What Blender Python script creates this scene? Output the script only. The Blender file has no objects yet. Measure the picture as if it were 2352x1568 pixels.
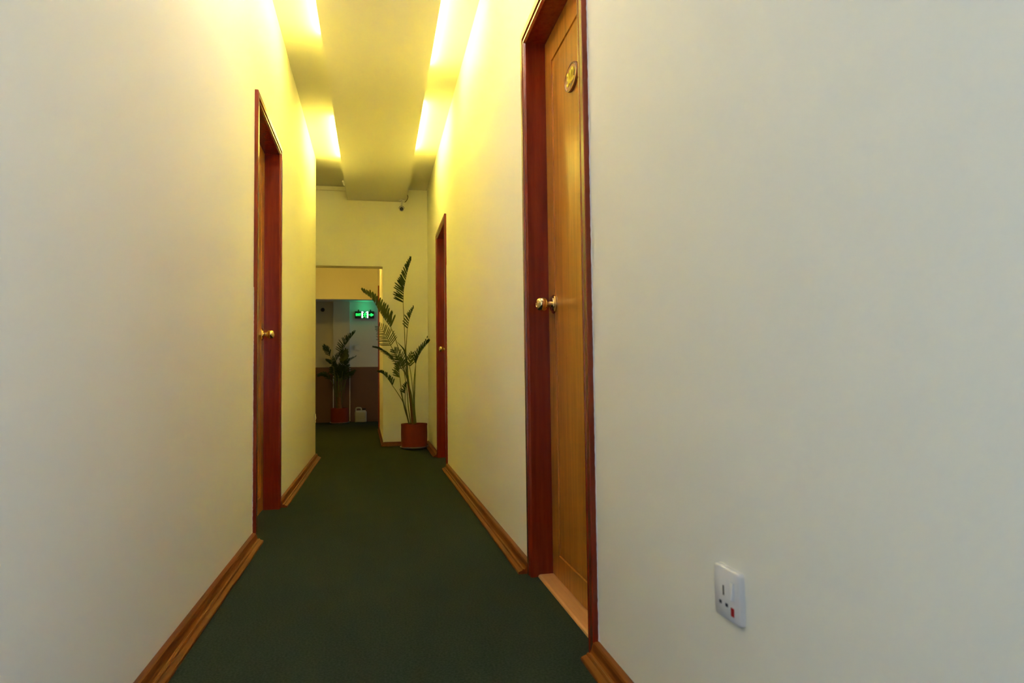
import bpy, bmesh, math, random
from mathutils import Vector, Matrix
S = bpy.context.scene
COL = S.collection
PI = math.pi

# ------------------------------------------------------------------ measured layout (metres; corridor runs along +Y)
CAM_H, FPX = 0.76, 1568.0
YAW, PITCH, ROLL = 0.1977, 0.0508, 0.0130
XL, XR = -0.567, 0.588            # corridor wall faces
ZC = 2.907                        # corridor ceiling
YB = -2.5                         # end of the corridor behind the photographer
YL, YF = 6.832, 7.808             # left wall stops / far wall face
OPX, OPZ = 0.082, 2.017           # right edge and head of the far opening
YH = 11.15                        # head wall at the end of the passage
YE = 12.30                        # back wall of the dark lobby

# ------------------------------------------------------------------ photo ray helper (pixel + distance -> place in the corridor)
def ray(px, py):
    u, v = (px - 1176) / FPX, (py - 784) / FPX
    cr, sr = math.cos(ROLL), math.sin(ROLL)
    u, v = u * cr - v * sr, u * sr + v * cr
    cp, sp = math.cos(PITCH), math.sin(PITCH)
    yc, zc = cp + v * sp, sp - v * cp
    cy, sy = math.cos(YAW), math.sin(YAW)
    return Vector((u * cy + yc * sy, -u * sy + yc * cy, zc))
def at(px, py, Y):
    d = ray(px, py)
    return Vector((0, 0, CAM_H)) + d * (Y / d.y)

# ------------------------------------------------------------------ materials
def new_mat(name):
    m = bpy.data.materials.new(name); m.use_nodes = True
    nt = m.node_tree
    return m, nt, nt.nodes['Principled BSDF']
def mixrgb(nt, fac, a, b):
    n = nt.nodes.new('ShaderNodeMix'); n.data_type = 'RGBA'
    for s, v in ((n.inputs[6], a), (n.inputs[7], b)):
        if isinstance(v, tuple): s.default_value = (*v, 1)
        else: nt.links.new(v, s)
    if isinstance(fac, (int, float)): n.inputs[0].default_value = fac
    else: nt.links.new(fac, n.inputs[0])
    return n.outputs[2]
def noise(nt, scale, detail=3, stretch=(1, 1, 1), rough=.55):
    tc = nt.nodes.new('ShaderNodeTexCoord'); mp = nt.nodes.new('ShaderNodeMapping')
    mp.inputs['Scale'].default_value = stretch
    n = nt.nodes.new('ShaderNodeTexNoise'); n.inputs['Scale'].default_value = scale
    n.inputs['Detail'].default_value = detail; n.inputs['Roughness'].default_value = rough
    nt.links.new(tc.outputs['Object'], mp.inputs[0]); nt.links.new(mp.outputs[0], n.inputs['Vector'])
    return n.outputs['Fac']
def ramp(nt, fac, lo, hi):
    r = nt.nodes.new('ShaderNodeMapRange'); r.inputs[1].default_value = lo; r.inputs[2].default_value = hi
    nt.links.new(fac, r.inputs[0]); return r.outputs[0]
def bump(nt, bs, h, strength, dist):
    b = nt.nodes.new('ShaderNodeBump'); b.inputs['Strength'].default_value = strength; b.inputs['Distance'].default_value = dist
    nt.links.new(h, b.inputs['Height']); nt.links.new(b.outputs[0], bs.inputs['Normal'])
def plain(name, col, rough=.5, metal=0, spec=.5, var=.08, scale=40):
    m, nt, bs = new_mat(name)
    f = noise(nt, scale)
    dk = tuple(c * (1 - var) for c in col); lt = tuple(min(1, c * (1 + var)) for c in col)
    nt.links.new(mixrgb(nt, f, dk, lt), bs.inputs['Base Color'])
    bs.inputs['Roughness'].default_value = rough; bs.inputs['Metallic'].default_value = metal
    bs.inputs['Specular IOR Level'].default_value = spec
    return m
def paint(name, col, rough=.6, spec=.3):
    m, nt, bs = new_mat(name)
    f = ramp(nt, noise(nt, 2.2, 4), .3, .7)
    c = mixrgb(nt, f, tuple(x * .985 for x in col), col)
    sm = ramp(nt, noise(nt, 7, 2), .70, .82)          # faint rubbed patches
    c = mixrgb(nt, sm, c, tuple(x * .975 for x in col))
    nt.links.new(c, bs.inputs['Base Color']); bs.inputs['Roughness'].default_value = rough
    bs.inputs['Specular IOR Level'].default_value = spec
    bump(nt, bs, noise(nt, 90, 4), .06, .01)
    return m
def wood(name, dark, light, axis='Z', rough=.3, spec=.5, scale=9, coat=.0):
    m, nt, bs = new_mat(name)
    st = {'Z': (14, 14, .8), 'Y': (14, .8, 14)}[axis]
    f = ramp(nt, noise(nt, scale * .45, 5, st, .6), .3, .7)
    fine = noise(nt, scale * 3, 3, st)
    c = mixrgb(nt, f, dark, light)
    c = mixrgb(nt, ramp(nt, fine, .62, .85), c, tuple(x * .72 for x in dark))
    nt.links.new(c, bs.inputs['Base Color']); bs.inputs['Roughness'].default_value = rough
    bs.inputs['Specular IOR Level'].default_value = spec
    bs.inputs['Coat Weight'].default_value = coat; bs.inputs['Coat Roughness'].default_value = .13
    bump(nt, bs, fine, .08, .004)
    return m
def glow(name, col, strength):
    m, nt, bs = new_mat(name)
    bs.inputs['Base Color'].default_value = (*col, 1)
    bs.inputs['Emission Color'].default_value = (*col, 1); bs.inputs['Emission Strength'].default_value = strength
    return m
def carpet(name):
    m, nt, bs = new_mat(name)
    f = noise(nt, 150, 5, (1, 1, 1), .7); g = ramp(nt, noise(nt, 5, 4), .3, .7)
    c = mixrgb(nt, ramp(nt, f, .40, .60), (.0155, .0225, .0135), (.032, .043, .027))
    c2 = mixrgb(nt, g, (.023, .029, .016), (.030, .037, .021))
    c = mixrgb(nt, .25, c, c2)
    nt.links.new(c, bs.inputs['Base Color']); bs.inputs['Roughness'].default_value = 1
    bs.inputs['Specular IOR Level'].default_value = .05
    bump(nt, bs, f, .2, .003)
    return m

WALL = (.83, .805, .70)
M_wall = paint('cream_wall_paint', WALL)
M_ceil = paint('cream_ceiling_paint', (.72, .695, .62), .8, .1)
M_lobby = paint('grey_lobby_paint', (.60, .60, .56), .8, .1)
M_dado = paint('brown_dado_paint', (.15, .085, .06), .5, .2)
M_carpet = carpet('dark_green_carpet')
M_frame = wood('mahogany_frame_wood', (.15, .015, .004), (.22, .026, .006), 'Z', .22, .32, 9, .25)
M_leaf = wood('teak_door_wood', (.27, .090, .009), (.47, .185, .020), 'Z', .28, .3, 7, .12)
M_base = wood('brown_skirting_wood', (.105, .023, .002), (.18, .046, .004), 'Y', .42, .16, 8, .02)
M_thresh = wood('pale_threshold_wood', (.42, .19, .06), (.55, .27, .09), 'Y', .4, .4, 8)
M_brass = plain('polished_brass', (.72, .52, .22), .15, 1.0, .5, .05)
M_dark = plain('black_plastic', (.012, .012, .013), .35)
M_white = plain('white_plastic', (.68, .665, .65), .32, 0, .5, .02)
M_caulk = plain('white_caulk', (.82, .81, .84), .6)
M_red = plain('red_indicator_plastic', (.45, .012, .012), .3)
M_hole = plain('dark_socket_slot', (.03, .025, .035), .6)
M_plaque = wood('brown_plaque_wood', (.24, .085, .025), (.33, .125, .035), 'Y', .25, .5, 8, .3)
M_digit = plain('yellow_digit_plastic', (.85, .66, .03), .3)
M_terra = plain('terracotta_clay', (.19, .027, .009), .65, 0, .2, .15, 20)
M_soil = plain('dark_soil', (.03, .02, .012), .95, 0, .1, .5, 60)
M_sauc = plain('white_saucer_plastic', (.62, .58, .52), .4)
M_trunk = plain('palm_stem_brown', (.16, .085, .03), .7, 0, .2, .4, 30)
M_stalk = plain('palm_stalk_green', (.10, .12, .03), .5, 0, .3, .25, 25)
def leafmat(name, col):
    m, nt, bs = new_mat(name)
    f = noise(nt, 14, 3)
    nt.links.new(mixrgb(nt, f, tuple(c * .65 for c in col), tuple(c * 1.35 for c in col)), bs.inputs['Base Color'])
    bs.inputs['Roughness'].default_value = .45; bs.inputs['Specular IOR Level'].default_value = .3
    tr = nt.nodes.new('ShaderNodeBsdfTranslucent'); tr.inputs[0].default_value = (col[0] * 1.8, col[1] * 2.2, col[2], 1)
    mx = nt.nodes.new('ShaderNodeMixShader'); mx.inputs[0].default_value = .15
    out = nt.nodes['Material Output']
    nt.links.new(bs.outputs[0], mx.inputs[1]); nt.links.new(tr.outputs[0], mx.inputs[2]); nt.links.new(mx.outputs[0], out.inputs[0])
    return m
M_palm = leafmat('palm_leaf_green', (.022, .046, .010))
M_palm_lit = leafmat('palm_leaf_olive_lit', (.06, .085, .014))  # olive for paler leaves, with light through the blades put into the colour
M_can = plain('translucent_white_plastic', (.34, .36, .35), .45)
M_trunking = plain('cream_trunking_plastic', (.80, .74, .64), .4)
LAMP = (1.0, .865, .165)
M_tube = glow('warm_fluorescent_tube', LAMP, 23)
M_globe = glow('warm_lamp_globe', (1.0, .66, .10), 18)
M_green = glow('green_exit_light', (.02, 1.0, .12), .40)
M_greenw = glow('white_green_exit_light', (.75, 1.0, .85), .5)

# ------------------------------------------------------------------ object helpers
def tag(o, label=None, cat=None, group=None, kind=None):
    for k, v in (('label', label), ('category', cat), ('group', group), ('kind', kind)):
        if v: o[k] = v
    return o
ORIGIN = {}
def empty(name, loc, label, cat, group=None, kind=None):
    o = bpy.data.objects.new(name, None); COL.objects.link(o)
    o.location = loc; o.empty_display_size = .05
    ORIGIN[o] = Vector(loc)
    return tag(o, label, cat, group, kind)
def obj(name, bm, mat, parent=None, smooth=False, bevel=0, seg=2, label=None, origin=None):
    """link a bmesh given in corridor coordinates as one object"""
    org = ORIGIN[parent] if parent is not None else Vector(origin or (0, 0, 0))
    bmesh.ops.translate(bm, verts=bm.verts, vec=-org)
    bmesh.ops.recalc_face_normals(bm, faces=bm.faces)
    me = bpy.data.meshes.new(name); bm.to_mesh(me); bm.free()
    o = bpy.data.objects.new(name, me); COL.objects.link(o)
    for m in (mat if isinstance(mat, list) else [mat]): me.materials.append(m)
    if parent is not None: o.parent = parent
    else: o.location = org
    ORIGIN[o] = org
    if smooth:
        for p in me.polygons: p.use_smooth = True
        me.set_sharp_from_angle(angle=math.radians(38))
    if bevel:
        b = o.modifiers.new('bevel', 'BEVEL'); b.width = bevel; b.segments = seg; b.limit_method = 'ANGLE'
    if label: o['label'] = label
    return o
def box(bm, x0, x1, y0, y1, z0, z1, mi=0):
    vs = [bm.verts.new((x, y, z)) for x in (x0, x1) for y in (y0, y1) for z in (z0, z1)]
    for q in ((0, 1, 3, 2), (4, 6, 7, 5), (0, 4, 5, 1), (2, 3, 7, 6), (0, 2, 6, 4), (1, 5, 7, 3)):
        f = bm.faces.new([vs[i] for i in q]); f.material_index = mi
    return vs
def sweep(bm, rings, closed=True, cap=True):
    """rings: list of lists of Vector, joined in order"""
    R = [[bm.verts.new(p) for p in r] for r in rings]
    n = len(R[0])
    for a, b in zip(R, R[1:]):
        for i in range(n if closed else n - 1):
            j = (i + 1) % n
            bm.faces.new((a[i], a[j], b[j], b[i]))
    if cap:
        bm.faces.new(R[0]); bm.faces.new(list(reversed(R[-1])))
    return R
def tube(bm, pts, rad, n=8, cap=True):
    pts = [Vector(p) for p in pts]
    rs = rad if isinstance(rad, (list, tuple)) else [rad] * len(pts)
    rings = []
    prev = None
    for i, p in enumerate(pts):
        t = (pts[min(i + 1, len(pts) - 1)] - pts[max(i - 1, 0)]).normalized()
        ref = Vector((0, 0, 1)) if abs(t.z) < .9 else Vector((1, 0, 0))
        u = t.cross(ref).normalized() if prev is None else (prev - t * prev.dot(t)).normalized()
        prev = u; w = t.cross(u)
        rings.append([p + (u * math.cos(a) + w * math.sin(a)) * rs[i] for a in [2 * PI * k / n for k in range(n)]])
    sweep(bm, rings, True, cap)
def lathe(bm, c, axis, prof, n=32):
    """prof: (radius, distance along axis) list"""
    c = Vector(c); ax = Vector(axis).normalized()
    u = ax.cross(Vector((0, 0, 1)) if abs(ax.z) < .9 else Vector((1, 0, 0))).normalized(); w = ax.cross(u)
    rings = [[c + ax * h + (u * math.cos(2 * PI * k / n) + w * math.sin(2 * PI * k / n)) * max(r, 1e-4) for k in range(n)] for r, h in prof]
    sweep(bm, rings)
def curve_pts(pts, n):
    """Catmull-Rom through pts"""
    P = [Vector(p) for p in pts]; P = [P[0] * 2 - P[1]] + P + [P[-1] * 2 - P[-2]]
    out = []
    m = len(P) - 3
    for k in range(n + 1):
        s = k / n * m; i = min(int(s), m - 1); t = s - i
        a, b, c, d = P[i:i + 4]
        out.append(.5 * ((2 * b) + (c - a) * t + (2 * a - 5 * b + 4 * c - d) * t * t + (3 * b - a - 3 * c + d) * t ** 3))
    return out
def text_mesh(name, body, size, mat, parent, M, extrude=.001, sx=1.0, bold=.0):
    cu = bpy.data.curves.new(name, 'FONT'); cu.body = body; cu.size = size; cu.extrude = extrude
    cu.align_x = 'CENTER'; cu.align_y = 'CENTER'; cu.offset = bold
    t = bpy.data.objects.new(name + '_curve', cu); COL.objects.link(t)
    dg = bpy.context.evaluated_depsgraph_get(); dg.update()
    me = bpy.data.meshes.new_from_object(t.evaluated_get(dg))
    bpy.data.objects.remove(t); bpy.data.curves.remove(cu)
    me.transform(Matrix.Diagonal((sx, 1, 1, 1))); me.transform(M); me.transform(Matrix.Translation(-ORIGIN[parent]))
    me.materials.clear(); me.materials.append(mat); me.name = name
    o = bpy.data.objects.new(name, me); COL.objects.link(o); o.parent = parent; ORIGIN[o] = ORIGIN[parent]
    return o
def struct(name, bm, mat, label, **k):
    return tag(obj(name, bm, mat, **k), label, None, None, 'structure')

# ------------------------------------------------------------------ shell
DOORS = {  # side, near and far outer edge of the casing, top of the casing, leaf face
    'r1': dict(s=1, yn=1.795, yf=2.610, T=2.119, leaf=.660),
    'r2': dict(s=1, yn=5.692, yf=6.563, T=2.137, leaf=.655),
    'l1': dict(s=-1, yn=3.404, yf=4.280, T=2.158, leaf=-.645)}
IN = .020      # wall hole is this much inside the casing edge
def side_wall(name, x0, x1, y0, y1, doors, label):
    bm = bmesh.new(); y = y0
    for d in doors:
        box(bm, x0, x1, y, d['yn'] + IN, 0, ZC)
        box(bm, x0, x1, d['yn'] + IN, d['yf'] - IN, d['T'] - IN, ZC)
        if d.get('sill'): box(bm, x0, x1, d['yn'] + IN, d['yf'] - IN, 0, d['sill'])
        y = d['yf'] - IN
    box(bm, x0, x1, y, y1, 0, ZC)
    return struct(name, bm, M_wall, label)
TW = .15
WY0, WY1, WZ0, WZ1 = -2.05, -.35, .55, 2.40        # window beside the photographer
side_wall('wall_right', XR, XR + TW, YB, YF + .17, [dict(yn=WY0 - IN, yf=WY1 + IN, T=WZ1 + IN, sill=WZ0), DOORS['r1'], DOORS['r2']], 'cream painted right wall of the corridor')
wl = side_wall('wall_left', XL - TW, XL, YB, YL, [DOORS['l1']], 'cream painted left wall of the corridor')
bm = bmesh.new(); box(bm, -2.6, XL - TW, YL - .14, YL, 0, ZC)
struct('wall_side_corridor', bm, M_wall, 'cream wall turning off to the left at the corridor end')
bm = bmesh.new(); box(bm, -2.74, -2.6, YL - .14, YF + .17, 0, ZC)
struct('wall_side_end', bm, M_wall, 'cream wall closing the side corridor on the left')
# far wall with its opening
OPL = -.95
bm = bmesh.new()
box(bm, -2.6, OPL, YF, YF + .17, 0, ZC); box(bm, OPX, XR, YF, YF + .17, 0, ZC); box(bm, OPL, OPX, YF, YF + .17, OPZ, ZC)
struct('wall_far', bm, M_wall, 'cream far wall with a wide opening behind the tall palm')
# passage
bm = bmesh.new()
v = [bm.verts.new(p) for p in ((OPX, YF + .17, 0), (.050, YH, 0), (.30, YH, 0), (.30, YF + .17, 0))]
f = bm.faces.new(v); r = bmesh.ops.extrude_face_region(bm, geom=[f])
bmesh.ops.translate(bm, verts=[g for g in r['geom'] if isinstance(g, bmesh.types.BMVert)], vec=(0, 0, 2.6))
struct('wall_passage_right', bm, M_wall, 'cream right wall of the passage beyond the far opening')
bm = bmesh.new(); box(bm, -1.35, -1.2, YF + .17, YH, 0, 2.6)
struct('wall_passage_left', bm, M_wall, 'cream left wall of the passage beyond the far opening')
bm = bmesh.new(); box(bm, -1.35, .30, YF + .17, YH + .12, 2.6, 2.7)
struct('ceiling_passage', bm, M_ceil, 'low cream ceiling of the passage beyond the far opening')
bm = bmesh.new(); box(bm, -1.35, .30, YH, YH + .12, 2.02, 2.6)
struct('wall_passage_head', bm, M_wall, 'yellow lit head wall above the way into the dark lobby')
# dark lobby
bm = bmesh.new(); box(bm, -2.2, 1.6, YH + .12, YE + .1, 2.10, 2.2)
struct('ceiling_lobby', bm, M_lobby, 'dark low ceiling of the lobby above the exit sign')
DZ = .957
def dado_wall(name, x0, x1, y0, y1, label):
    bm = bmesh.new(); box(bm, x0, x1, y0, y1, DZ, 2.10, 0); box(bm, x0, x1, y0, y1, 0, DZ, 1)
    return struct(name, bm, [M_lobby, M_dado], label)
dado_wall('wall_back', -2.2, 1.6, YE, YE + .1, 'grey lobby back wall with a brown painted lower half')
dado_wall('wall_column', -.716, -.437, YE - .10, YE - .0005, 'shallow wall column behind the lobby palm')
dado_wall('wall_lobby_left', -2.3, -2.2, YH + .12, YE + .1, 'left wall of the dark lobby')
bm = bmesh.new()
box(bm, 1.6, 1.7, YH + .12, YE + .1, 0, 1.35); box(bm, 1.6, 1.7, YH + .12, YE + .1, 1.75, 2.1)
box(bm, 1.6, 1.7, YH + .12, YH + .42, 1.35, 1.75); box(bm, 1.6, 1.7, YH + .86, YE + .1, 1.35, 1.75)
struct('wall_lobby_right', bm, M_lobby, 'right wall of the dark lobby with a small window')
bm = bmesh.new(); box(bm, .30, 1.6, YH, YH + .12, 0, 2.2); box(bm, -2.2, -1.2, YH, YH + .12, 0, 2.2)
struct('wall_lobby_front', bm, M_lobby, 'front wall of the dark lobby beside the passage')
# white corner beads on the column
for k, x in enumerate((-.716, -.437)):
    bm = bmesh.new(); box(bm, x - .006, x + .006, YE - .106, YE - .0985, .02 if k else .0, DZ)
    struct('trim_%d' % (k + 1), bm, M_caulk, 'thin white corner strip on the %s edge of the lobby column' % ('left', 'right')[k])
# behind the photographer: end wall made dark to darken reflections in the jambs, and a tall open window in the right wall that lets daylight in
bm = bmesh.new(); box(bm, XL - TW, XR + TW, YB - .15, YB, 0, ZC)
struct('wall_behind', bm, M_frame, 'unseen end wall behind the photographer, made dark timber to darken jamb reflections')
bm = bmesh.new()
for y0, y1, z0, z1 in ((WY0, WY0 + .05, WZ0, WZ1), (WY1 - .05, WY1, WZ0, WZ1), (WY0 + .05, WY1 - .05, WZ0, WZ0 + .05), (WY0 + .05, WY1 - .05, WZ1 - .05, WZ1)):
    box(bm, XR + .06, XR + .12, y0, y1, z0, z1)
struct('window_1', bm, M_frame, 'wooden window frame in the right wall beside the photographer')
# floor and ceiling
bm = bmesh.new(); box(bm, -2.8, 1.8, YB - .2, YE + .2, -.10, 0)
struct('floor', bm, M_carpet, 'dark green carpet running down the corridor')
bm = bmesh.new(); box(bm, -2.75, XR + TW, YB - .15, YF + .17, ZC, ZC + .1)
struct('ceiling', bm, M_ceil, 'cream corridor ceiling lit by hidden tubes')
# dropped beam: a wide soffit board with open light ledges on both sides of a narrower core
SX0, SX1, SZ = -.306, .348, 2.764
bm = bmesh.new(); box(bm, SX0, SX1, YB, YF, SZ, SZ + .022); box(bm, SX0 + .085, SX1 - .085, YB, YF, SZ + .022, ZC)
struct('ceiling_beam', bm, M_ceil, 'long cream dropped beam down the middle of the ceiling')

# ------------------------------------------------------------------ skirting
PROF = [(0, 0), (.052, 0), (.052, .006), (.050, .009), (.041, .0125), (.0365, .0135), (.0345, .018), (.0315, .0195), (.0285, .017),
        (.0245, .0185), (.0215, .026), (.0195, .036), (.0165, .0425), (.012, .0445), (0, .0445)]
def skirt_y(name, x, s, y0, y1, label):
    bm = bmesh.new()
    sweep(bm, [[Vector((x - s * p, y, z)) for p, z in PROF] for y in (y0, y1)])
    return struct(name, bm, M_base, label)
skirt_y('baseboard_right', XR, 1, YB, 1.795, 'brown moulded skirting under the socket at lower right')
skirt_y('baseboard_right.001', XR, 1, 2.610, 5.692, 'brown moulded skirting between the two right hand doors')
skirt_y('baseboard_right.002', XR, 1, 6.563, YF, 'brown skirting between the far right door and the palm corner')
skirt_y('baseboard_left', XL, -1, YB, 3.404, 'brown moulded skirting along the near left wall')
skirt_y('baseboard_left.001', XL, -1, 4.280, YL, 'brown moulded skirting between left door and left wall end')
bm = bmesh.new()
ring = lambda x, y: None
sweep(bm, [[Vector((XR - .0535, YF - p, z)) for p, z in PROF], [Vector((OPX - 0 * p, YF - p, z)) for p, z in PROF]])
struct('baseboard_far', bm, M_base, 'brown skirting behind the terracotta pot on the far wall')
bm = bmesh.new()
pr = [(p * .45, z) for p, z in PROF]
sweep(bm, [[Vector((OPX - p, YF - .052, z)) for p, z in pr], [Vector((OPX - p, YF + .17, z)) for p, z in pr], [Vector((.051 - p, YH - .9, z)) for p, z in pr]])
struct('baseboard_passage', bm, M_base, 'brown skirting along the right side of the far opening')
bm = bmesh.new(); box(bm, -2.2, -.722, YE - .014, YE, 0, .055); box(bm, -.43, 1.6, YE - .014, YE, 0, .055)
struct('baseboard_back', bm, M_dado, 'dark skirting along the lobby back wall')

# ------------------------------------------------------------------ doors
CPROF = [(0, 0), (0, .015), (.002, .017), (.027, .017), (.030, .007), (.037, .006), (.040, .015), (.048, .0155), (.053, .010), (.055, .007), (.055, -.002)]
CW = .055
def door(name, d, label, knob_y, knob_z, plaque=False, thresh=False, caulk=1.0, seed=0, ztop=1.0):
    s, yn, yf, T, lf = d['s'], d['yn'], d['yf'], d['T'], d['leaf']
    W = XR if s > 0 else XL
    root = empty(name, (W, (yn + yf) / 2, 0), label, None, None, 'structure')
    X = lambda p: W - s * p                   # p: projection from the wall into the corridor
    # casing: mitred moulding round three sides
    bm = bmesh.new(); rings = []
    for cy, cz, dy, dz in ((yn, 0, 1, 0), (yn, T, 1, -1), (yf, T, -1, -1), (yf, 0, -1, 0)):
        rings.append([Vector((X(p), cy + dy * w, cz + dz * w)) for w, p in CPROF])
    sweep(bm, rings)
    obj('casing', bm, M_frame, root)
    # jamb lining with a stop bead
    o = CW - .004
    bm = bmesh.new()
    xa, xb = sorted((X(.004), lf + s * .045))
    t = o - IN
    box(bm, xa, xb, yn + IN, yn + o, 0, T - IN); box(bm, xa, xb, yf - o, yf - IN, 0, T - IN); box(bm, xa, xb, yn + o, yf - o, T - o, T - IN)
    obj('jamb', bm, M_frame, root)
    # leaf: flat board with one tall sunk panel
    y0, y1, z0, z1 = yn + o + .003, yf - o - .003, .012 if thresh else .004, T - o - .003
    st, tr, br = .092, .105, .085
    bm = bmesh.new()
    def rect(a, b, c, e, x): return [bm.verts.new((x, y, z)) for y, z in ((a, c), (b, c), (b, e), (a, e))]
    def loop(r1, r2):
        for i in range(4): bm.faces.new((r1[i], r1[(i + 1) % 4], r2[(i + 1) % 4], r2[i]))
    back = rect(y0, y1, z0, z1, lf + s * .04)
    r0 = rect(y0, y1, z0, z1, lf)
    ins = lambda k, x: rect(y0 + st + k, y1 - st - k, z0 + br + k, z1 - tr - k, x)
    ra, rb, rc, rd, re = ins(0, lf), ins(.0025, lf + s * .0045), ins(.007, lf + s * .005), ins(.0095, lf + s * .002), ins(.035, lf + s * .001)
    bm.faces.new(back); loop(back, r0)
    for a, b in ((r0, ra), (ra, rb), (rb, rc), (rc, rd), (rd, re)): loop(a, b)
    bm.faces.new(re)
    leaf = obj('leaf', bm, M_leaf, root, label='orange brown panelled door leaf')
    # brass knob: rose, neck and ball as sub-parts of the leaf
    c = (lf, knob_y, knob_z); ax = (-s, 0, 0)
    bm = bmesh.new(); lathe(bm, c, ax, [(0, -.001), (.036, -.001), (.036, .003), (.033, .006), (.028, .007), (.026, .011), (.016, .013), (0, .013)])
    obj('knob_rose', bm, M_brass, leaf, smooth=True)
    bm = bmesh.new()
    lathe(bm, c, ax, [(0, .012), (.012, .012), (.011, .020), (.0115, .027), (.0180, .030), (.0235, .036), (.0265, .044), (.0268, .051), (.0245, .059), (.0190, .065), (.011, .068), (.010, .0665), (.004, .0665), (.0035, .064), (0, .064)])
    obj('knob', bm, M_brass, leaf, smooth=True, label='brass knob')
    if thresh:
        bm = bmesh.new()
        pts = [(W + .014, 0), (W + .016, .006), (W + .022, .009), (lf + .040, .0105), (lf + .040, 0)]
        sweep(bm, [[Vector((x, y, z)) for x, z in pts] for y in (yn + o, yf - o)])
        obj('threshold', bm, M_thresh, root, label='pale wooden threshold strip')
    # uneven white filler line between the near casing edge and the wall
    if caulk:
        rnd = random.Random(seed); bm = bmesh.new(); rings = []; n = 170
        for k in range(n + 1):
            z = .046 + (ztop * T - .01 - .046) * k / n
            w = (.0030 + .0016 * rnd.random()) * caulk + (.010 if k == 0 else .004 if k == 1 else 0)
            q = .0004 + .0012 * rnd.random()
            rings.append([Vector((X(-.001), yn - w, z)), Vector((X(q * .5), yn - w * .8, z)), Vector((X(q + .0015), yn + .0005, z)), Vector((X(-.001), yn + .0005, z))])
        sweep(bm, rings)
        obj('filler_line', bm, M_caulk, root, label='uneven white filler line')
    if plaque:
        cy, cz = 2.186, 1.772
        def oval(k, x): return [Vector((x, cy + .073 * k * math.cos(a), cz + .0455 * k * math.sin(a))) for a in [2 * PI * i / 56 for i in range(56)]]
        bm = bmesh.new(); sweep(bm, [oval(1, lf + .002), oval(1, lf - .006), oval(.965, lf - .009), oval(.90, lf - .0095), oval(.86, lf - .007), oval(.82, lf - .0065)])
        pl = obj('number_plaque', bm, M_plaque, leaf, smooth=True, label='oval brown plaque with yellow number 302')
        Mx = Matrix.Translation((lf - .0075, cy + .004, cz + .001)) @ Matrix(((0, 0, -1, 0), (-1, 0, 0, 0), (0, 1, 0, 0), (0, 0, 0, 1)))
        # a third-level piece of the door is as deep as it goes, so the digits hang from the leaf
        text_mesh('number_digits', '302', .062, M_digit, leaf, Mx, .0012, .92, .0012)['label'] = 'yellow raised number 302'
    return root
door('door_1', DOORS['r1'], 'near right wooden door with oval plaque 302', 2.478, 1.028, True, True, 1.0, 1)
door('door_2', DOORS['l1'], 'wooden door set into the left wall', 4.150, 1.020, False, False, .62, 2, .56)
door('door_3', DOORS['r2'], 'farthest right wooden door beside the tall palm', 6.425, 1.024, False, False, 1.2, 3, .80)
# dark red casing of a further door on the passage side, seen edge on
bm = bmesh.new()
box(bm, .0395, .060, 10.35, 10.41, 0, 2.14); box(bm, .0395, .060, 11.08, 11.14, 0, 2.14); box(bm, .0395, .060, 10.41, 11.08, 2.08, 2.14)
root = empty('door_4', (.05, 10.75, 0), 'dark red door frame edge seen sideways beyond the far opening', None, None, 'structure')
obj('casing', bm, M_frame, root)
bm = bmesh.new(); box(bm, .046, .066, 10.41, 11.08, 0, 2.08); obj('leaf', bm, M_frame, root)

# ------------------------------------------------------------------ sockets and switch
def socket(c, s, label, detail=True):
    """switched socket plate on a side wall; c = plate centre on the wall face, s = wall side"""
    cx, cy, cz = c
    root = empty('power_socket', c, label, 'socket', 'switched wall sockets')
    X = lambda p: cx - s * p
    h = .043
    Y = lambda q: cy - s * q                  # q to the viewer's right when facing the plate
    bm = bmesh.new()
    def ring(k, p): 
        out = []; r = .006
        for (sy, sz) in ((1, 1), (-1, 1), (-1, -1), (1, -1)):
            a0 = {(1, 1): 0, (-1, 1): 90, (-1, -1): 180, (1, -1): 270}[(sy, sz)]
            for i in range(5):
                a = math.radians(a0 + 22.5 * i)
                out.append(Vector((X(p), Y(sy * (h - r) + r * math.cos(a) - (k * sy)), cz + sz * (h - r) + r * math.sin(a) - k * sz)))
        return out
    sweep(bm, [ring(0, -.001), ring(0, .0065), ring(.0008, .0085), ring(.0025, .0098)])
    obj('plate', bm, M_white, root, smooth=True)
    # rocker: wedge that stands out at its foot
    bm = bmesh.new(); y0, y1, z0, z1 = .013, .027, -.004, .026
    A = [Vector((X(p), Y(q), cz + z)) for p, q, z in ((.009, y0, z0), (.009, y1, z0), (.0165, y1 - .001, z0 + .001), (.0165, y0 + .001, z0 + .001))]
    B = [Vector((X(p), Y(q), cz + z)) for p, q, z in ((.009, y0, z1), (.009, y1, z1), (.0115, y1 - .001, z1 - .001), (.0115, y0 + .001, z1 - .001))]
    sweep(bm, [A, B]); obj('rocker_switch', bm, M_white, root, bevel=.0008)
    for (q, z, w, hh) in ((-.010, .004, .0048, .0165), (-.021, -.018, .008, .0055), (.000, -.018, .008, .0055)):
        bm = bmesh.new(); ys = sorted((Y(q - w / 2), Y(q + w / 2))); xs = sorted((X(.0085), X(.0100)))
        box(bm, xs[0], xs[1], ys[0], ys[1], cz + z - hh / 2, cz + z + hh / 2); obj('pin_slot', bm, M_hole, root)
    bm = bmesh.new(); ys = sorted((Y(.0145), Y(.0245))); xs = sorted((X(.0085), X(.0108)))
    box(bm, xs[0], xs[1], ys[0], ys[1], cz - .031, cz - .017); obj('indicator', bm, M_red, root, bevel=.0006, label='small red indicator window')
    return root
socket((XR, 1.077, .389), 1, 'white switched socket low on the right wall near the camera')
socket((XL, 6.720, .386), -1, 'cream socket seen edge on at the far end of left wall')
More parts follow.
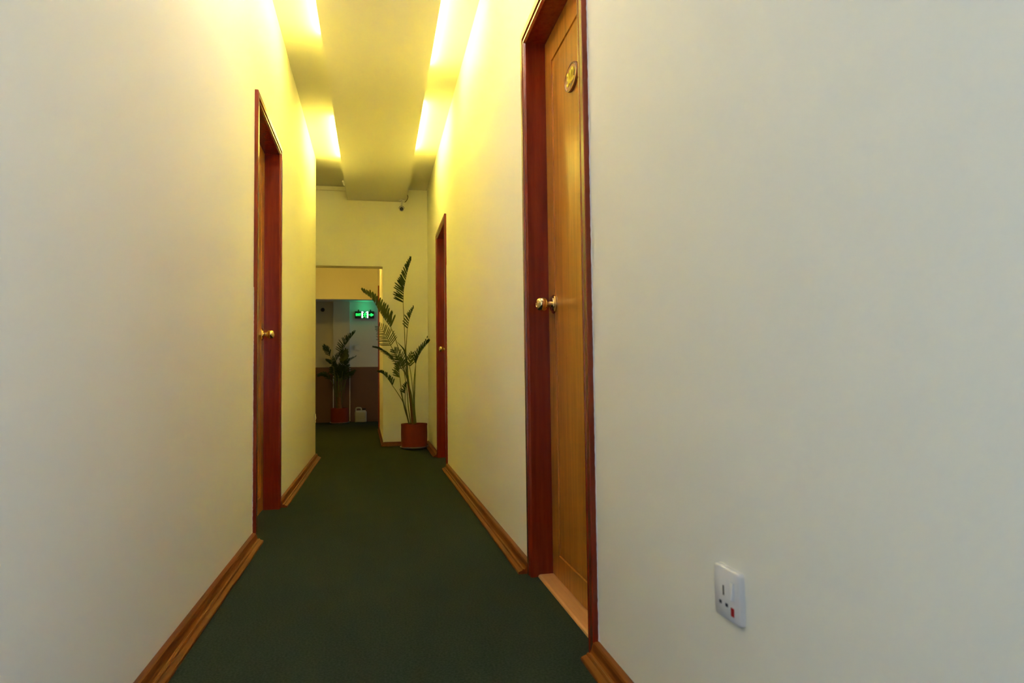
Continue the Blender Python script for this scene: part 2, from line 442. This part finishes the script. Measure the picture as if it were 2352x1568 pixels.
# switch plate on the lobby wall
c = at(820, 798, YE)
root = empty('light_switch', c, 'pale switch plate on the grey lobby wall below exit sign', 'switch')
bm = bmesh.new(); box(bm, c.x - .045, c.x + .045, YE - .010, YE + .001, c.z - .043, c.z + .043); obj('plate', bm, M_white, root, bevel=.003)
bm = bmesh.new(); box(bm, c.x - .030, c.x + .010, YE - .016, YE - .008, c.z - .026, c.z + .026); obj('rocker', bm, M_white, root, bevel=.002)

# ------------------------------------------------------------------ hidden tubes on the beam ledges
def tube_light(x, y0, y1, label, mat=None):
    root = empty('fluorescent_tube', (x, (y0 + y1) / 2, SZ + .022), label, 'lamp', 'tubes on the beam ledges')
    bm = bmesh.new(); box(bm, x - .016, x + .016, y0 - .03, y1 + .03, SZ + .0215, SZ + .064); obj('batten', bm, M_white, root)
    bm = bmesh.new(); tube(bm, [(x, y0, SZ + .102), (x, y1, SZ + .102)], .0125, 12); obj('tube', bm, mat or M_tube, root, smooth=True)
    for y in (y0 - .022, y1):
        bm = bmesh.new(); box(bm, x - .013, x + .013, y, y + .022, SZ + .063, SZ + .118); obj('end_cap', bm, M_white, root)
M_tube0 = glow('added_cool_white_tube', (.82, .82, .95), 22)  # near pair of unseen tubes, added to brighten the walls by the camera
M_tube1 = glow('stronger_added_cool_white_tube', (.90, .84, .82), 52)  # left added tube, made stronger to lift the left wall
LX, RX = SX0 + .020, SX1 - .020
tube_light(LX, 1.70, 2.82, 'unseen cool white fill tube added above the camera left of the ceiling beam', M_tube1)
tube_light(RX, 1.35, 2.47, 'unseen cool white fill tube added above the camera right of the ceiling beam', M_tube0)
tube_light(LX, 3.20, 4.30, 'nearer of the two hidden tubes left of the ceiling beam')
tube_light(LX, 5.66, 6.72, 'farther of the two hidden tubes left of the ceiling beam')
tube_light(RX, 3.46, 4.60, 'nearer of the two hidden tubes right of the ceiling beam')
tube_light(RX, 5.24, 6.38, 'farther of the two hidden tubes right of the ceiling beam')
# lamp in the passage (out of sight above the lintel)
root = empty('ceiling_lamp', (-.5, 9.2, 2.6), 'round ceiling lamp of the passage beyond the far opening', 'lamp')
bm = bmesh.new(); lathe(bm, (-.5, 9.2, 2.6), (0, 0, -1), [(0, 0), (.11, 0), (.11, .02), (0, .02)]); obj('base', bm, M_white, root, smooth=True)
bm = bmesh.new(); lathe(bm, (-.5, 9.2, 2.6), (0, 0, -1), [(0, .02), (.10, .02), (.115, .05), (.10, .085), (.06, .105), (0, .11)]); obj('globe', bm, M_globe, root, smooth=True)

# ------------------------------------------------------------------ cable trunking, lamp plug, camera
bm = bmesh.new(); box(bm, -2.6, SX0 + .03, YF - .034, YF, 2.862, 2.906)
tag(obj('cable_trunking', bm, M_trunking, bevel=.003, origin=(-1.4, YF - .017, 2.862)), 'cream cable trunking high on the far wall left of beam', 'trunking')
c = at(789.5, 420, 7.35)
root = empty('cable_plug', c, 'small white plug poking out beside the beam end', 'plug')
bm = bmesh.new(); lathe(bm, c + Vector((.012, 0, -.016)), (-.55, 0, .8), [(0, -.01), (.015, -.01), (.017, 0), (.016, .014), (.010, .020), (.009, .034), (.012, .036), (.011, .044), (0, .044)], 14)
obj('plug_body', bm, M_white, root, smooth=True)
# CCTV camera under the beam end
cb = Vector((at(923, 465, 7.72).x, 7.72, SZ))
root = empty('security_camera', cb, 'white bullet security camera hanging under the beam end', 'camera')
bm = bmesh.new(); lathe(bm, cb, (0, 0, -1), [(0, -.001), (.034, -.001), (.034, .006), (.030, .012), (.020, .015), (0, .016)], 28); obj('mount_base', bm, M_white, root, smooth=True)
for a in (90, 210, 330):
    p = cb + Vector((.023 * math.cos(math.radians(a)), -.023 * math.sin(math.radians(a)), -.0135))
    bm = bmesh.new(); lathe(bm, p, (0, 0, -1), [(0, -.004), (.0042, -.004), (.0042, .003), (0, .003)], 10); obj('screw', bm, M_dark, root)
lens = at(922.4, 479.5, 7.61)
bm = bmesh.new(); tube(bm, [cb + Vector((0, 0, -.014)), cb + Vector((0, -.012, -.032)), Vector((lens.x, 7.675, lens.z + .028))], [.011, .010, .012], 12); obj('arm', bm, M_white, root, smooth=True)
ax = Vector((-.05, -1, -.22)).normalized()
bm = bmesh.new(); lathe(bm, lens, ax, [(0, -.11), (.022, -.11), (.027, -.10), (.028, -.01), (.028, .003), (.0275, .005), (.0225, .005), (.0215, -.001), (0, -.001)], 30)
body = obj('camera_body', bm, M_white, root, smooth=True)
bm = bmesh.new(); lathe(bm, lens, ax, [(0, -.002), (.0212, -.002), (.0212, .001), (.010, .002), (.009, .0035), (0, .004)], 28); obj('lens_face', bm, M_dark, body, smooth=True, label='black glass lens face')
u = Vector((1, 0, 0)); w = ax.cross(u).normalized(); w = w if w.z > 0 else -w
bm = bmesh.new(); rings = []
for a in [math.radians(8 + 164 * i / 18) for i in range(19)]:
    d = u * math.cos(a) + w * math.sin(a)
    rings.append([lens + d * .0285 + ax * -.09, lens + d * .0285 + ax * .012, lens + d * .0325 + ax * .012, lens + d * .0325 + ax * -.09])
sweep(bm, rings); obj('sun_shade', bm, M_dark, root, label='dark sun shade over the camera')
bm = bmesh.new(); tube(bm, curve_pts([at(929.4, 464.6, 7.71), at(934, 460.5, 7.70), at(936.8, 453.5, 7.70), at(935.8, 448.5, 7.70), at(933.0, 444.4, 7.70) + Vector((-.014, 0, 0))], 18), .0032, 8)
obj('cable', bm, M_dark, root, smooth=True, label='black looped cable')
# dark dome camera on the lobby wall
c = at(741, 711, YE - .03)
root = empty('dome_camera', c, 'small dark dome camera high on the lobby back wall', 'camera')
bm = bmesh.new(); lathe(bm, (c.x, YE, c.z), (0, -1, 0), [(0, 0), (.034, 0), (.034, .014), (.028, .016), (0, .016)], 24); obj('base', bm, M_dark, root, smooth=True)
bm = bmesh.new(); lathe(bm, (c.x, YE, c.z), (0, -1, 0), [(0, .015), (.026, .016), (.025, .028), (.016, .038), (0, .042)], 24); obj('dome', bm, M_dark, root, smooth=True)

# ------------------------------------------------------------------ exit sign
YS = YE - .034
a, b = at(815, 714.5, YS), at(859.5, 731, YS)
cx, cz = (a.x + b.x) / 2, (a.z + b.z) / 2; hw, hh = (b.x - a.x) / 2, (a.z - b.z) / 2
cx_sign, cz_sign = cx, cz
root = empty('exit_sign', (cx, YS, cz - hh), 'lit green and black exit sign on the back wall of the dark lobby', 'sign')
bm = bmesh.new(); box(bm, cx - hw, cx + hw, YS, YS + .03, cz - hh, cz + hh); obj('housing', bm, M_dark, root, bevel=.003)
for dx in (-.10, .10):
    bm = bmesh.new(); box(bm, cx + dx - .010, cx + dx + .010, YS + .016, YE, cz + hh - .004, cz + hh + .030); obj('wall_bracket', bm, M_dark, root, bevel=.002)
def facing(x, z, y=YS - .0012): return Matrix.Translation((x, y, z)) @ Matrix.Rotation(PI / 2, 4, 'X')
text_mesh('exit_lettering', 'EXIT', hh * .92, M_green, root, facing(cx - hw * .63, cz), .0008, .78, .0022)
y0, y1 = YS - .002, YS + .002
bm = bmesh.new()                                               # luminous door frame with jagged, open sides
for x0, x1, z0, z1 in ((-.058, -.034, -.055, .060), (.034, .058, -.055, .060), (-.034, -.018, .040, .052), (.018, .034, .040, .052)):
    box(bm, cx + .006 + x0, cx + .006 + x1, y0, y1, cz + z0, cz + z1)
obj('door_symbol', bm, M_greenw, root, label='white doorway symbol')
bm = bmesh.new(); ox = cx + .006                                # running figure as one silhouette of joined strokes
def stroke(p, q, w):
    p, q = Vector((ox + p[0], 0, cz + p[1])), Vector((ox + q[0], 0, cz + q[1])); d = (q - p).normalized(); n = Vector((-d.z, 0, d.x)) * w / 2
    p -= d * w * .3; q += d * w * .3
    sweep(bm, [[Vector((v.x, yy, v.z)) for v in (p + n, q + n, q - n, p - n)] for yy in (y0, y1)])
stroke((.004, .022), (-.004, -.010), .015); stroke((-.004, -.010), (.014, -.026), .010); stroke((.014, -.026), (.012, -.052), .009)
stroke((-.004, -.010), (-.012, -.030), .010); stroke((-.012, -.030), (-.030, -.040), .009)
stroke((.004, .020), (.020, .006), .008); stroke((.020, .006), (.028, .014), .007); stroke((.004, .020), (-.016, .016), .008); stroke((-.016, .016), (-.022, .002), .007)
lathe(bm, (ox + .010, y0, cz + .037), (0, 1, 0), [(0, 0), (.010, 0), (.010, .004), (0, .004)], 16)
obj('running_figure', bm, M_green, root, label='green running person symbol')
bm = bmesh.new(); ax0 = cx + hw * .40
box(bm, ax0, ax0 + hw * .30, y0, y1, cz - hh * .10, cz + hh * .10)
sweep(bm, [[Vector((ax0 + x * hw, yy, cz + z * hh)) for x, z in ((.22, -.40), (.31, -.42), (.54, -.06), (.54, .06), (.31, .42), (.22, .40))] for yy in (y0, y1)])
obj('arrow', bm, M_green, root, label='green arrow pointing right')

# ------------------------------------------------------------------ jerrycan
c = at(828.5, 968.5, 12.10); jx, jy = c.x, 12.12
root = empty('jerrycan', (jx, jy, 0), 'white plastic jerrycan with dark cap on lobby floor', 'container')
bm = bmesh.new()
def rr(w, d, z, r=.025):
    out = []
    for sx, sy, a0 in ((1, 1, 0), (-1, 1, 90), (-1, -1, 180), (1, -1, 270)):
        for i in range(5):
            an = math.radians(a0 + 22.5 * i); out.append(Vector((jx + sx * (w - r) + r * math.cos(an), jy + sy * (d - r) + r * math.sin(an), z)))
    return out
sweep(bm, [rr(.088, .052, 0), rr(.098, .06, .008), rr(.10, .062, .05), rr(.098, .06, .06), rr(.10, .062, .07), rr(.10, .062, .165), rr(.096, .058, .185), rr(.080, .045, .200), rr(.06, .03, .205)])
obj('body', bm, M_can, root, smooth=True)
bm = bmesh.new(); tube(bm, curve_pts([(jx - .078, jy, .185), (jx - .082, jy, .222), (jx - .066, jy, .246), (jx - .02, jy, .248), (jx + .004, jy, .238), (jx + .012, jy, .198)], 20), [.014] * 21, 10)
obj('handle', bm, M_can, root, smooth=True)
bm = bmesh.new(); lathe(bm, (jx + .058, jy, .190), (0, 0, 1), [(0, 0), (.026, 0), (.026, .022), (0, .022)], 20); obj('spout', bm, M_can, root, smooth=True)
bm = bmesh.new(); lathe(bm, (jx + .058, jy, .212), (0, 0, 1), [(0, 0), (.030, 0), (.030, .026), (.027, .029), (0, .029)], 20); obj('cap', bm, M_dark, root, smooth=True, label='dark screw cap')

# ------------------------------------------------------------------ palms
def saucer(x, y, r, label):
    bm = bmesh.new(); lathe(bm, (x, y, 0), (0, 0, 1), [(0, 0), (r * .74, 0), (r * .80, .004), (r * .97, .020), (r, .026), (r * .985, .027), (r * .93, .022), (r * .77, .008), (0, .008)], 48)
    tag(obj('plant_saucer', bm, M_sauc, smooth=True, origin=(x, y, 0)), label, 'saucer', 'saucers under the potted palms')
def pot(x, y, r, h, root):
    bm = bmesh.new(); k = r
    lathe(bm, (x, y, .0085), (0, 0, 1), [(0, 0), (k * .93, 0), (k * .955, .006), (k * .985, h * .25), (k, h * .55), (k * .985, h * .9), (k, h * .97), (k * .99, h), (k * .93, h), (k * .92, h - .03), (0, h - .032)], 48)
    obj('pot', bm, M_terra, root, smooth=True, label='reddish terracotta pot')
    rnd = random.Random(4); bm = bmesh.new()
    rings = []
    for rr_, zz in ((.915, -.034), (.915, -.024), (.6, -.016), (.3, -.010)):
        rings.append([Vector((x + k * rr_ * math.cos(t), y + k * rr_ * math.sin(t), .0085 + h + zz + rnd.uniform(-.003, .003))) for t in [2 * PI * i / 24 for i in range(24)]])
    sweep(bm, rings); obj('soil', bm, M_soil, root)
YAX = Vector((0, 1, 0))
def frond(root, stalk, rachis, n, L, sides, a0=65, a1=25, wid=.014, mat=None, seed=0, r=.0038, droop=.02, shape=None):
    """stalk / rachis: 3-D points; sides: angles (deg) round the midrib where 0 = to the photo's left of the tip direction, 90 = away"""
    rnd = random.Random(seed)
    rp = curve_pts(rachis, 24)
    bm = bmesh.new()
    tube(bm, rp, [r * .8 * (1 - .75 * i / 24) for i in range(25)], 6)
    for side in sides:
        for k in range(n):
            t = (k + .3 + .4 * rnd.random()) / n
            f = t * 24; i = min(int(f), 23); p = rp[i].lerp(rp[i + 1], f - i)
            tg = (rp[min(i + 2, 24)] - rp[max(i - 1, 0)]).normalized()
            left = YAX.cross(tg).normalized()      # in the picture plane, left of an upward midrib
            left = -left
            ph = math.radians(side + rnd.uniform(-5, 5))
            sd = (left * math.cos(ph) + YAX * math.sin(ph)).normalized()
            sd = (sd - tg * sd.dot(tg)).normalized()
            al = math.radians(a0 + (a1 - a0) * t + rnd.uniform(-2.5, 2.5))
            d = tg * math.cos(al) + sd * math.sin(al)
            nrm = tg.cross(sd).normalized(); wv = nrm.cross(d).normalized()
            env = (.94 + .2 * t if t < .3 else 1 - .60 * (t - .3) / .7) if shape is None else shape(t)
            ln = L * env * rnd.uniform(.92, 1.06); w = wid * (.75 + .35 * env) * .5
            secs = []
            for q, ws in ((0, .5), (.15, .95), (.5, 1), (.88, .85), (1, .22)):
                c = p + d * (ln * q) + Vector((0, 0, -droop * ln * q * q)) + nrm * (.015 * ln * q * q)
                secs.append([bm.verts.new(c + wv * w * ws), bm.verts.new(c - nrm * w * ws * .35), bm.verts.new(c - wv * w * ws)])
            for a, b in zip(secs, secs[1:]):
                for j in (0, 1): bm.faces.new((a[j], a[j + 1], b[j + 1], b[j]))
    fr = obj('frond', bm, mat or M_palm, root, smooth=False)
    if stalk:
        sp = curve_pts(stalk + [rachis[0]], 16)
        bm = bmesh.new(); tube(bm, sp, [r * (1.25 - .4 * i / 16) for i in range(17)], 7); obj('stalk', bm, M_stalk, fr, smooth=True)
    return fr

# tall palm in front of the far wall
PX, PY = .405, 7.43
saucer(PX, PY, .152, 'white saucer under the tall palm by the far wall')
root = empty('potted_palm', (PX, PY, .0085), 'tall thin palm in terracotta pot against the far wall', 'plant', 'potted palms')
pot(PX, PY, .140, .258, root)
def P(*l, y=PY, dy=0):
    n = max(1, len(l) - 1)
    return [at(px, py, y + dy * k / n) for k, (px, py) in enumerate(l)]
base_l = (941, 972); base_r = (954, 972); crown = (936, 868)
bm = bmesh.new(); tube(bm, curve_pts(P((948.5, 974), (946, 945), (943, 915), (938, 882), (936, 862)), 16), [.018 - .009 * i / 16 for i in range(17)], 12); obj('stem', bm, M_trunk, root, smooth=True)
bm = bmesh.new(); tube(bm, curve_pts(P((937.5, 880), (935.5, 858), (934, 832), (931, 812), (926, 800), (912, 785)), 16), [.010, .0102, .0104, .0104, .0102, .010, .010, .010, .010, .0098, .0095, .009, .008, .007, .005, .003, .001], 8); obj('leaf_spear', bm, M_palm, root, smooth=True)
# fronds: stalk pixels, midrib pixels
frond(root, P((937, 872), (933, 838), (930.5, 800), (929, 757), dy=-.05), P((926, 696), (927, 668), (930.5, 648), (936.5, 620), (944.5, 596), y=PY - .05, dy=-.1), 19, .128, (4, 40), 66, 24, .0135, seed=1)
frond(root, P((937, 868), (932.5, 812), (933.5, 785), dy=.04), P((935.6, 757), (939, 738), (944, 722), (950, 707), y=PY + .04, dy=.05), 10, .090, (4, 45), 58, 22, .012, seed=2)
frond(root, P((937, 876), (930, 842), (917, 806), (907, 775), dy=-.1), P((898, 752), (884, 733), (870, 712), (855, 687), (835, 671), y=PY - .1, dy=-.15), 16, .150, (176, 140), 60, 26, .0185, M_palm_lit, seed=3)
frond(root, P((938, 880), (928, 848), (914, 823), (904, 806), dy=-.16), P((898, 794), (891, 780), (882, 764), (870, 748), y=PY - .16, dy=-.06), 12, .125, (8, 172), 64, 42, .0085, seed=4)
frond(root, P((938, 878), (929, 855), (917, 840), dy=-.2), P((905, 828), (893, 816), (880, 806), (869, 799), (858, 796), y=PY - .2, dy=-.1), 15, .06, (150, 70), 35, 22, .014, seed=5, droop=.25)
frond(root, P((939, 880), (932, 862), dy=-.12), P((927, 842), (919, 826), (911, 813), (905, 803), y=PY - .12, dy=-.05), 12, .105, (8, 172), 60, 38, .0085, seed=6)
frond(root, P((953, 972), (951, 925), (951, 878), dy=-.1), P((955, 833), (961, 818), (970, 803), (980, 790), (984.5, 786), y=PY - .1, dy=-.12), 12, .105, (5, 50), 52, 22, .0115, seed=7, shape=lambda t: 1.0 - .55 * t)
frond(root, P((953.5, 972), (951, 925), (950.5, 880), dy=-.05), P((954.6, 836), (959, 822), (968, 803), (983, 772), y=PY - .05, dy=-.16), 12, .060, (20, 60), 40, 20, .0105, seed=8)
frond(root, P((954, 972), (950, 925), (946, 875), dy=0), P((941, 842), (941, 833), (943, 822), (946, 811), y=PY, dy=.06), 6, .085, (8, 168), 42, 22, .014, M_palm_lit, seed=9)
frond(root, P((939, 972), (931, 940), (925, 915), (921, 888), dy=-.1), P((918.5, 868), (917, 858), (917, 846), (918, 834), y=PY - .1, dy=-.02), 8, .090, (8, 50), 60, 34, .012, M_palm_lit, seed=10)
frond(root, P((939, 973), (932, 945), (927, 926), (915, 905), dy=-.12), P((902, 886), (894, 874), (884, 862), (876, 856), (870, 854.5), y=PY - .12, dy=-.12), 12, .075, (170, 120), 50, 22, .015, seed=11, shape=lambda t: 1.05 - .6 * t)
frond(root, P((940, 973), (934, 945), (930.5, 925), dy=-.1), P((930.5, 904), (931, 896), (933, 887), (935, 879), y=PY - .1, dy=.0), 6, .062, (6, 60), 66, 38, .012, seed=12)
frond(root, P((938, 882), (935, 865), (931, 855), dy=-.15), P((926, 846), (921, 836), (917, 828), (914, 819), y=PY - .15, dy=.1), 8, .085, (20, 160), 60, 34, .013, M_palm_lit, seed=13)
for k, l in enumerate((((940, 972), (930, 940), (922, 905), (918, 893)), ((943, 972), (938, 935), (935, 900), (927, 845)), ((951, 971), (947, 930), (941, 890), (936, 850)), ((955.5, 972), (952, 930), (953, 885), (954.5, 840)), ((952, 972), (949, 935), (945, 905), (938, 880)))):
    bm = bmesh.new(); tube(bm, curve_pts(P(*l, y=PY - .03 * k), 14), [.006 - .0026 * i / 14 for i in range(15)], 7); obj('bare_stalk', bm, M_stalk, root, smooth=True)

# bushy palm in the dark lobby
QX, QY = at(780, 971, 11.86).x, 11.88
saucer(QX, QY, .165, 'white saucer under the bushy palm in the dark lobby')
root = empty('potted_palm', (QX, QY, .0085), 'bushy palm in dark red pot inside the unlit lobby', 'plant', 'potted palms')
pot(QX, QY, .148, .255, root)
def Q(*l, dy=0):
    n = max(1, len(l) - 1)
    return [at(px, py, QY + dy * k / n) for k, (px, py) in enumerate(l)]
bm = bmesh.new(); tube(bm, curve_pts(Q((780, 940), (779, 915), (778, 885)), 10), [.045 - .02 * i / 10 for i in range(11)], 12); obj('stem', bm, M_trunk, root, smooth=True)
st = [(780, 938), (778, 900), (778, 870)]
frond(root, Q(*st, (776, 850), dy=0), Q((787, 812), (791, 797), (798, 786), (806, 775), (814, 765), dy=-.1), 17, .16, (4, 50), 70, 24, .014, seed=21)
frond(root, Q((780, 938), (772, 890), (765, 845), dy=-.05), Q((758, 818), (753, 808), (749, 801), (744, 794), dy=-.05), 9, .10, (175, 125, 20), 42, 25, .013, seed=22)
frond(root, Q(*st, dy=-.05), Q((766, 838), (772, 828), (780, 817), (788, 806), dy=-.08), 12, .12, (5, 50), 62, 30, .0125, seed=23)
frond(root, Q((781, 938), (785, 890), (786, 860), dy=-.05), Q((790, 840), (797, 834), (805, 827), (817, 819), dy=-.1), 10, .085, (5, 40), 60, 22, .011, seed=24)
frond(root, Q(*st, (782, 850), dy=.05), Q((786, 836), (789, 825), (792, 815), (795, 804), dy=.04), 9, .12, (10, 172), 42, 26, .03, M_palm_lit, seed=25)
frond(root, Q((779, 938), (768, 900), (764, 880), dy=-.1), Q((758, 872), (751, 862), (742, 858), (731, 860), dy=-.1), 11, .10, (160, 30), 40, 25, .016, seed=26, droop=.3)
frond(root, Q((782, 938), (791, 900), (794, 875), dy=-.1), Q((798, 868), (803, 860), (808, 855), (815, 850), dy=-.08), 9, .08, (10, 160), 40, 25, .016, seed=27, droop=.3)
frond(root, Q((779, 938), (772, 880), (768, 850), dy=-.12), Q((764, 838), (760, 832), (755, 828), (750, 825), dy=-.05), 8, .07, (160, 30), 35, 20, .016, seed=28, droop=.2)
rnd = random.Random(7)
for k in range(12):
    x = 766 + 2.6 * k + rnd.uniform(-2, 2); y = 846 + rnd.uniform(-8, 20); lean = rnd.uniform(-6, 6)
    frond(root, Q((778 + .3 * (x - 780), 938), (778 + .5 * (x - 780), 905), (x - lean * .3, y + 34), dy=rnd.uniform(-.1, .1)), Q((x, y + 20), (x + lean * .5, y + 6), (x + lean, y - 8), dy=rnd.uniform(-.1, .1)), 7, .13, (10, 170, 95), 50, 25, .017, seed=40 + k, droop=.35)

# ------------------------------------------------------------------ light
w = bpy.data.worlds.new('World'); S.world = w; w.use_nodes = True
bg = w.node_tree.nodes['Background']; bg.inputs[0].default_value = (.48, .66, 1.0, 1); bg.inputs[1].default_value = 1.95
def portal(name, loc, rot, sx, sy):
    l = bpy.data.lights.new(name, 'AREA'); l.shape = 'RECTANGLE'; l.size = sx; l.size_y = sy; l.cycles.is_portal = True
    o = bpy.data.objects.new(name, l); COL.objects.link(o); o.location = loc; o.rotation_euler = rot
portal('window_daylight', (XR + .13, (WY0 + WY1) / 2, (WZ0 + WZ1) / 2), (PI / 2, 0, PI / 2), WY1 - WY0, WZ1 - WZ0)
portal('lobby_daylight', (1.69, YH + .64, 1.55), (PI / 2, 0, PI / 2), .44, .40)

l = bpy.data.lights.new('exit_sign_lamp', 'POINT'); l.energy = .12; l.color = (.02, 1.0, .35); l.shadow_soft_size = .03
o = bpy.data.objects.new('exit_sign_lamp', l); COL.objects.link(o); o.location = (cx_sign, YS - .12, cz_sign + .115)
# ------------------------------------------------------------------ camera
cam = bpy.data.cameras.new('camera'); co = bpy.data.objects.new('camera', cam); COL.objects.link(co); S.camera = co
cam.sensor_width = 36; cam.lens = FPX / 2352 * 36; cam.clip_start = .02
F = Vector((math.sin(YAW) * math.cos(PITCH), math.cos(YAW) * math.cos(PITCH), math.sin(PITCH)))
R0 = Vector((math.cos(YAW), -math.sin(YAW), 0)); U0 = R0.cross(F)
R_ = R0 * math.cos(ROLL) - U0 * math.sin(ROLL); U_ = R0 * math.sin(ROLL) + U0 * math.cos(ROLL)
M = Matrix((R_, U_, -F)).transposed().to_4x4(); M.translation = (0, 0, CAM_H); co.matrix_world = M
cam.dof.use_dof = True; cam.dof.focus_distance = 4.0; cam.dof.aperture_fstop = 5.6

S.view_settings.view_transform = 'Standard'; S.view_settings.look = 'None'; S.view_settings.gamma = 1
S.view_settings.exposure = 2.2
S.view_settings.use_curve_mapping = False
S.cycles.use_denoising = True
S.cycles.max_bounces = 10; S.cycles.diffuse_bounces = 8; S.cycles.glossy_bounces = 4
S.cycles.caustics_reflective = False; S.cycles.caustics_refractive = False
S.cycles.adaptive_threshold = .02
S.cycles.sample_clamp_indirect = 8
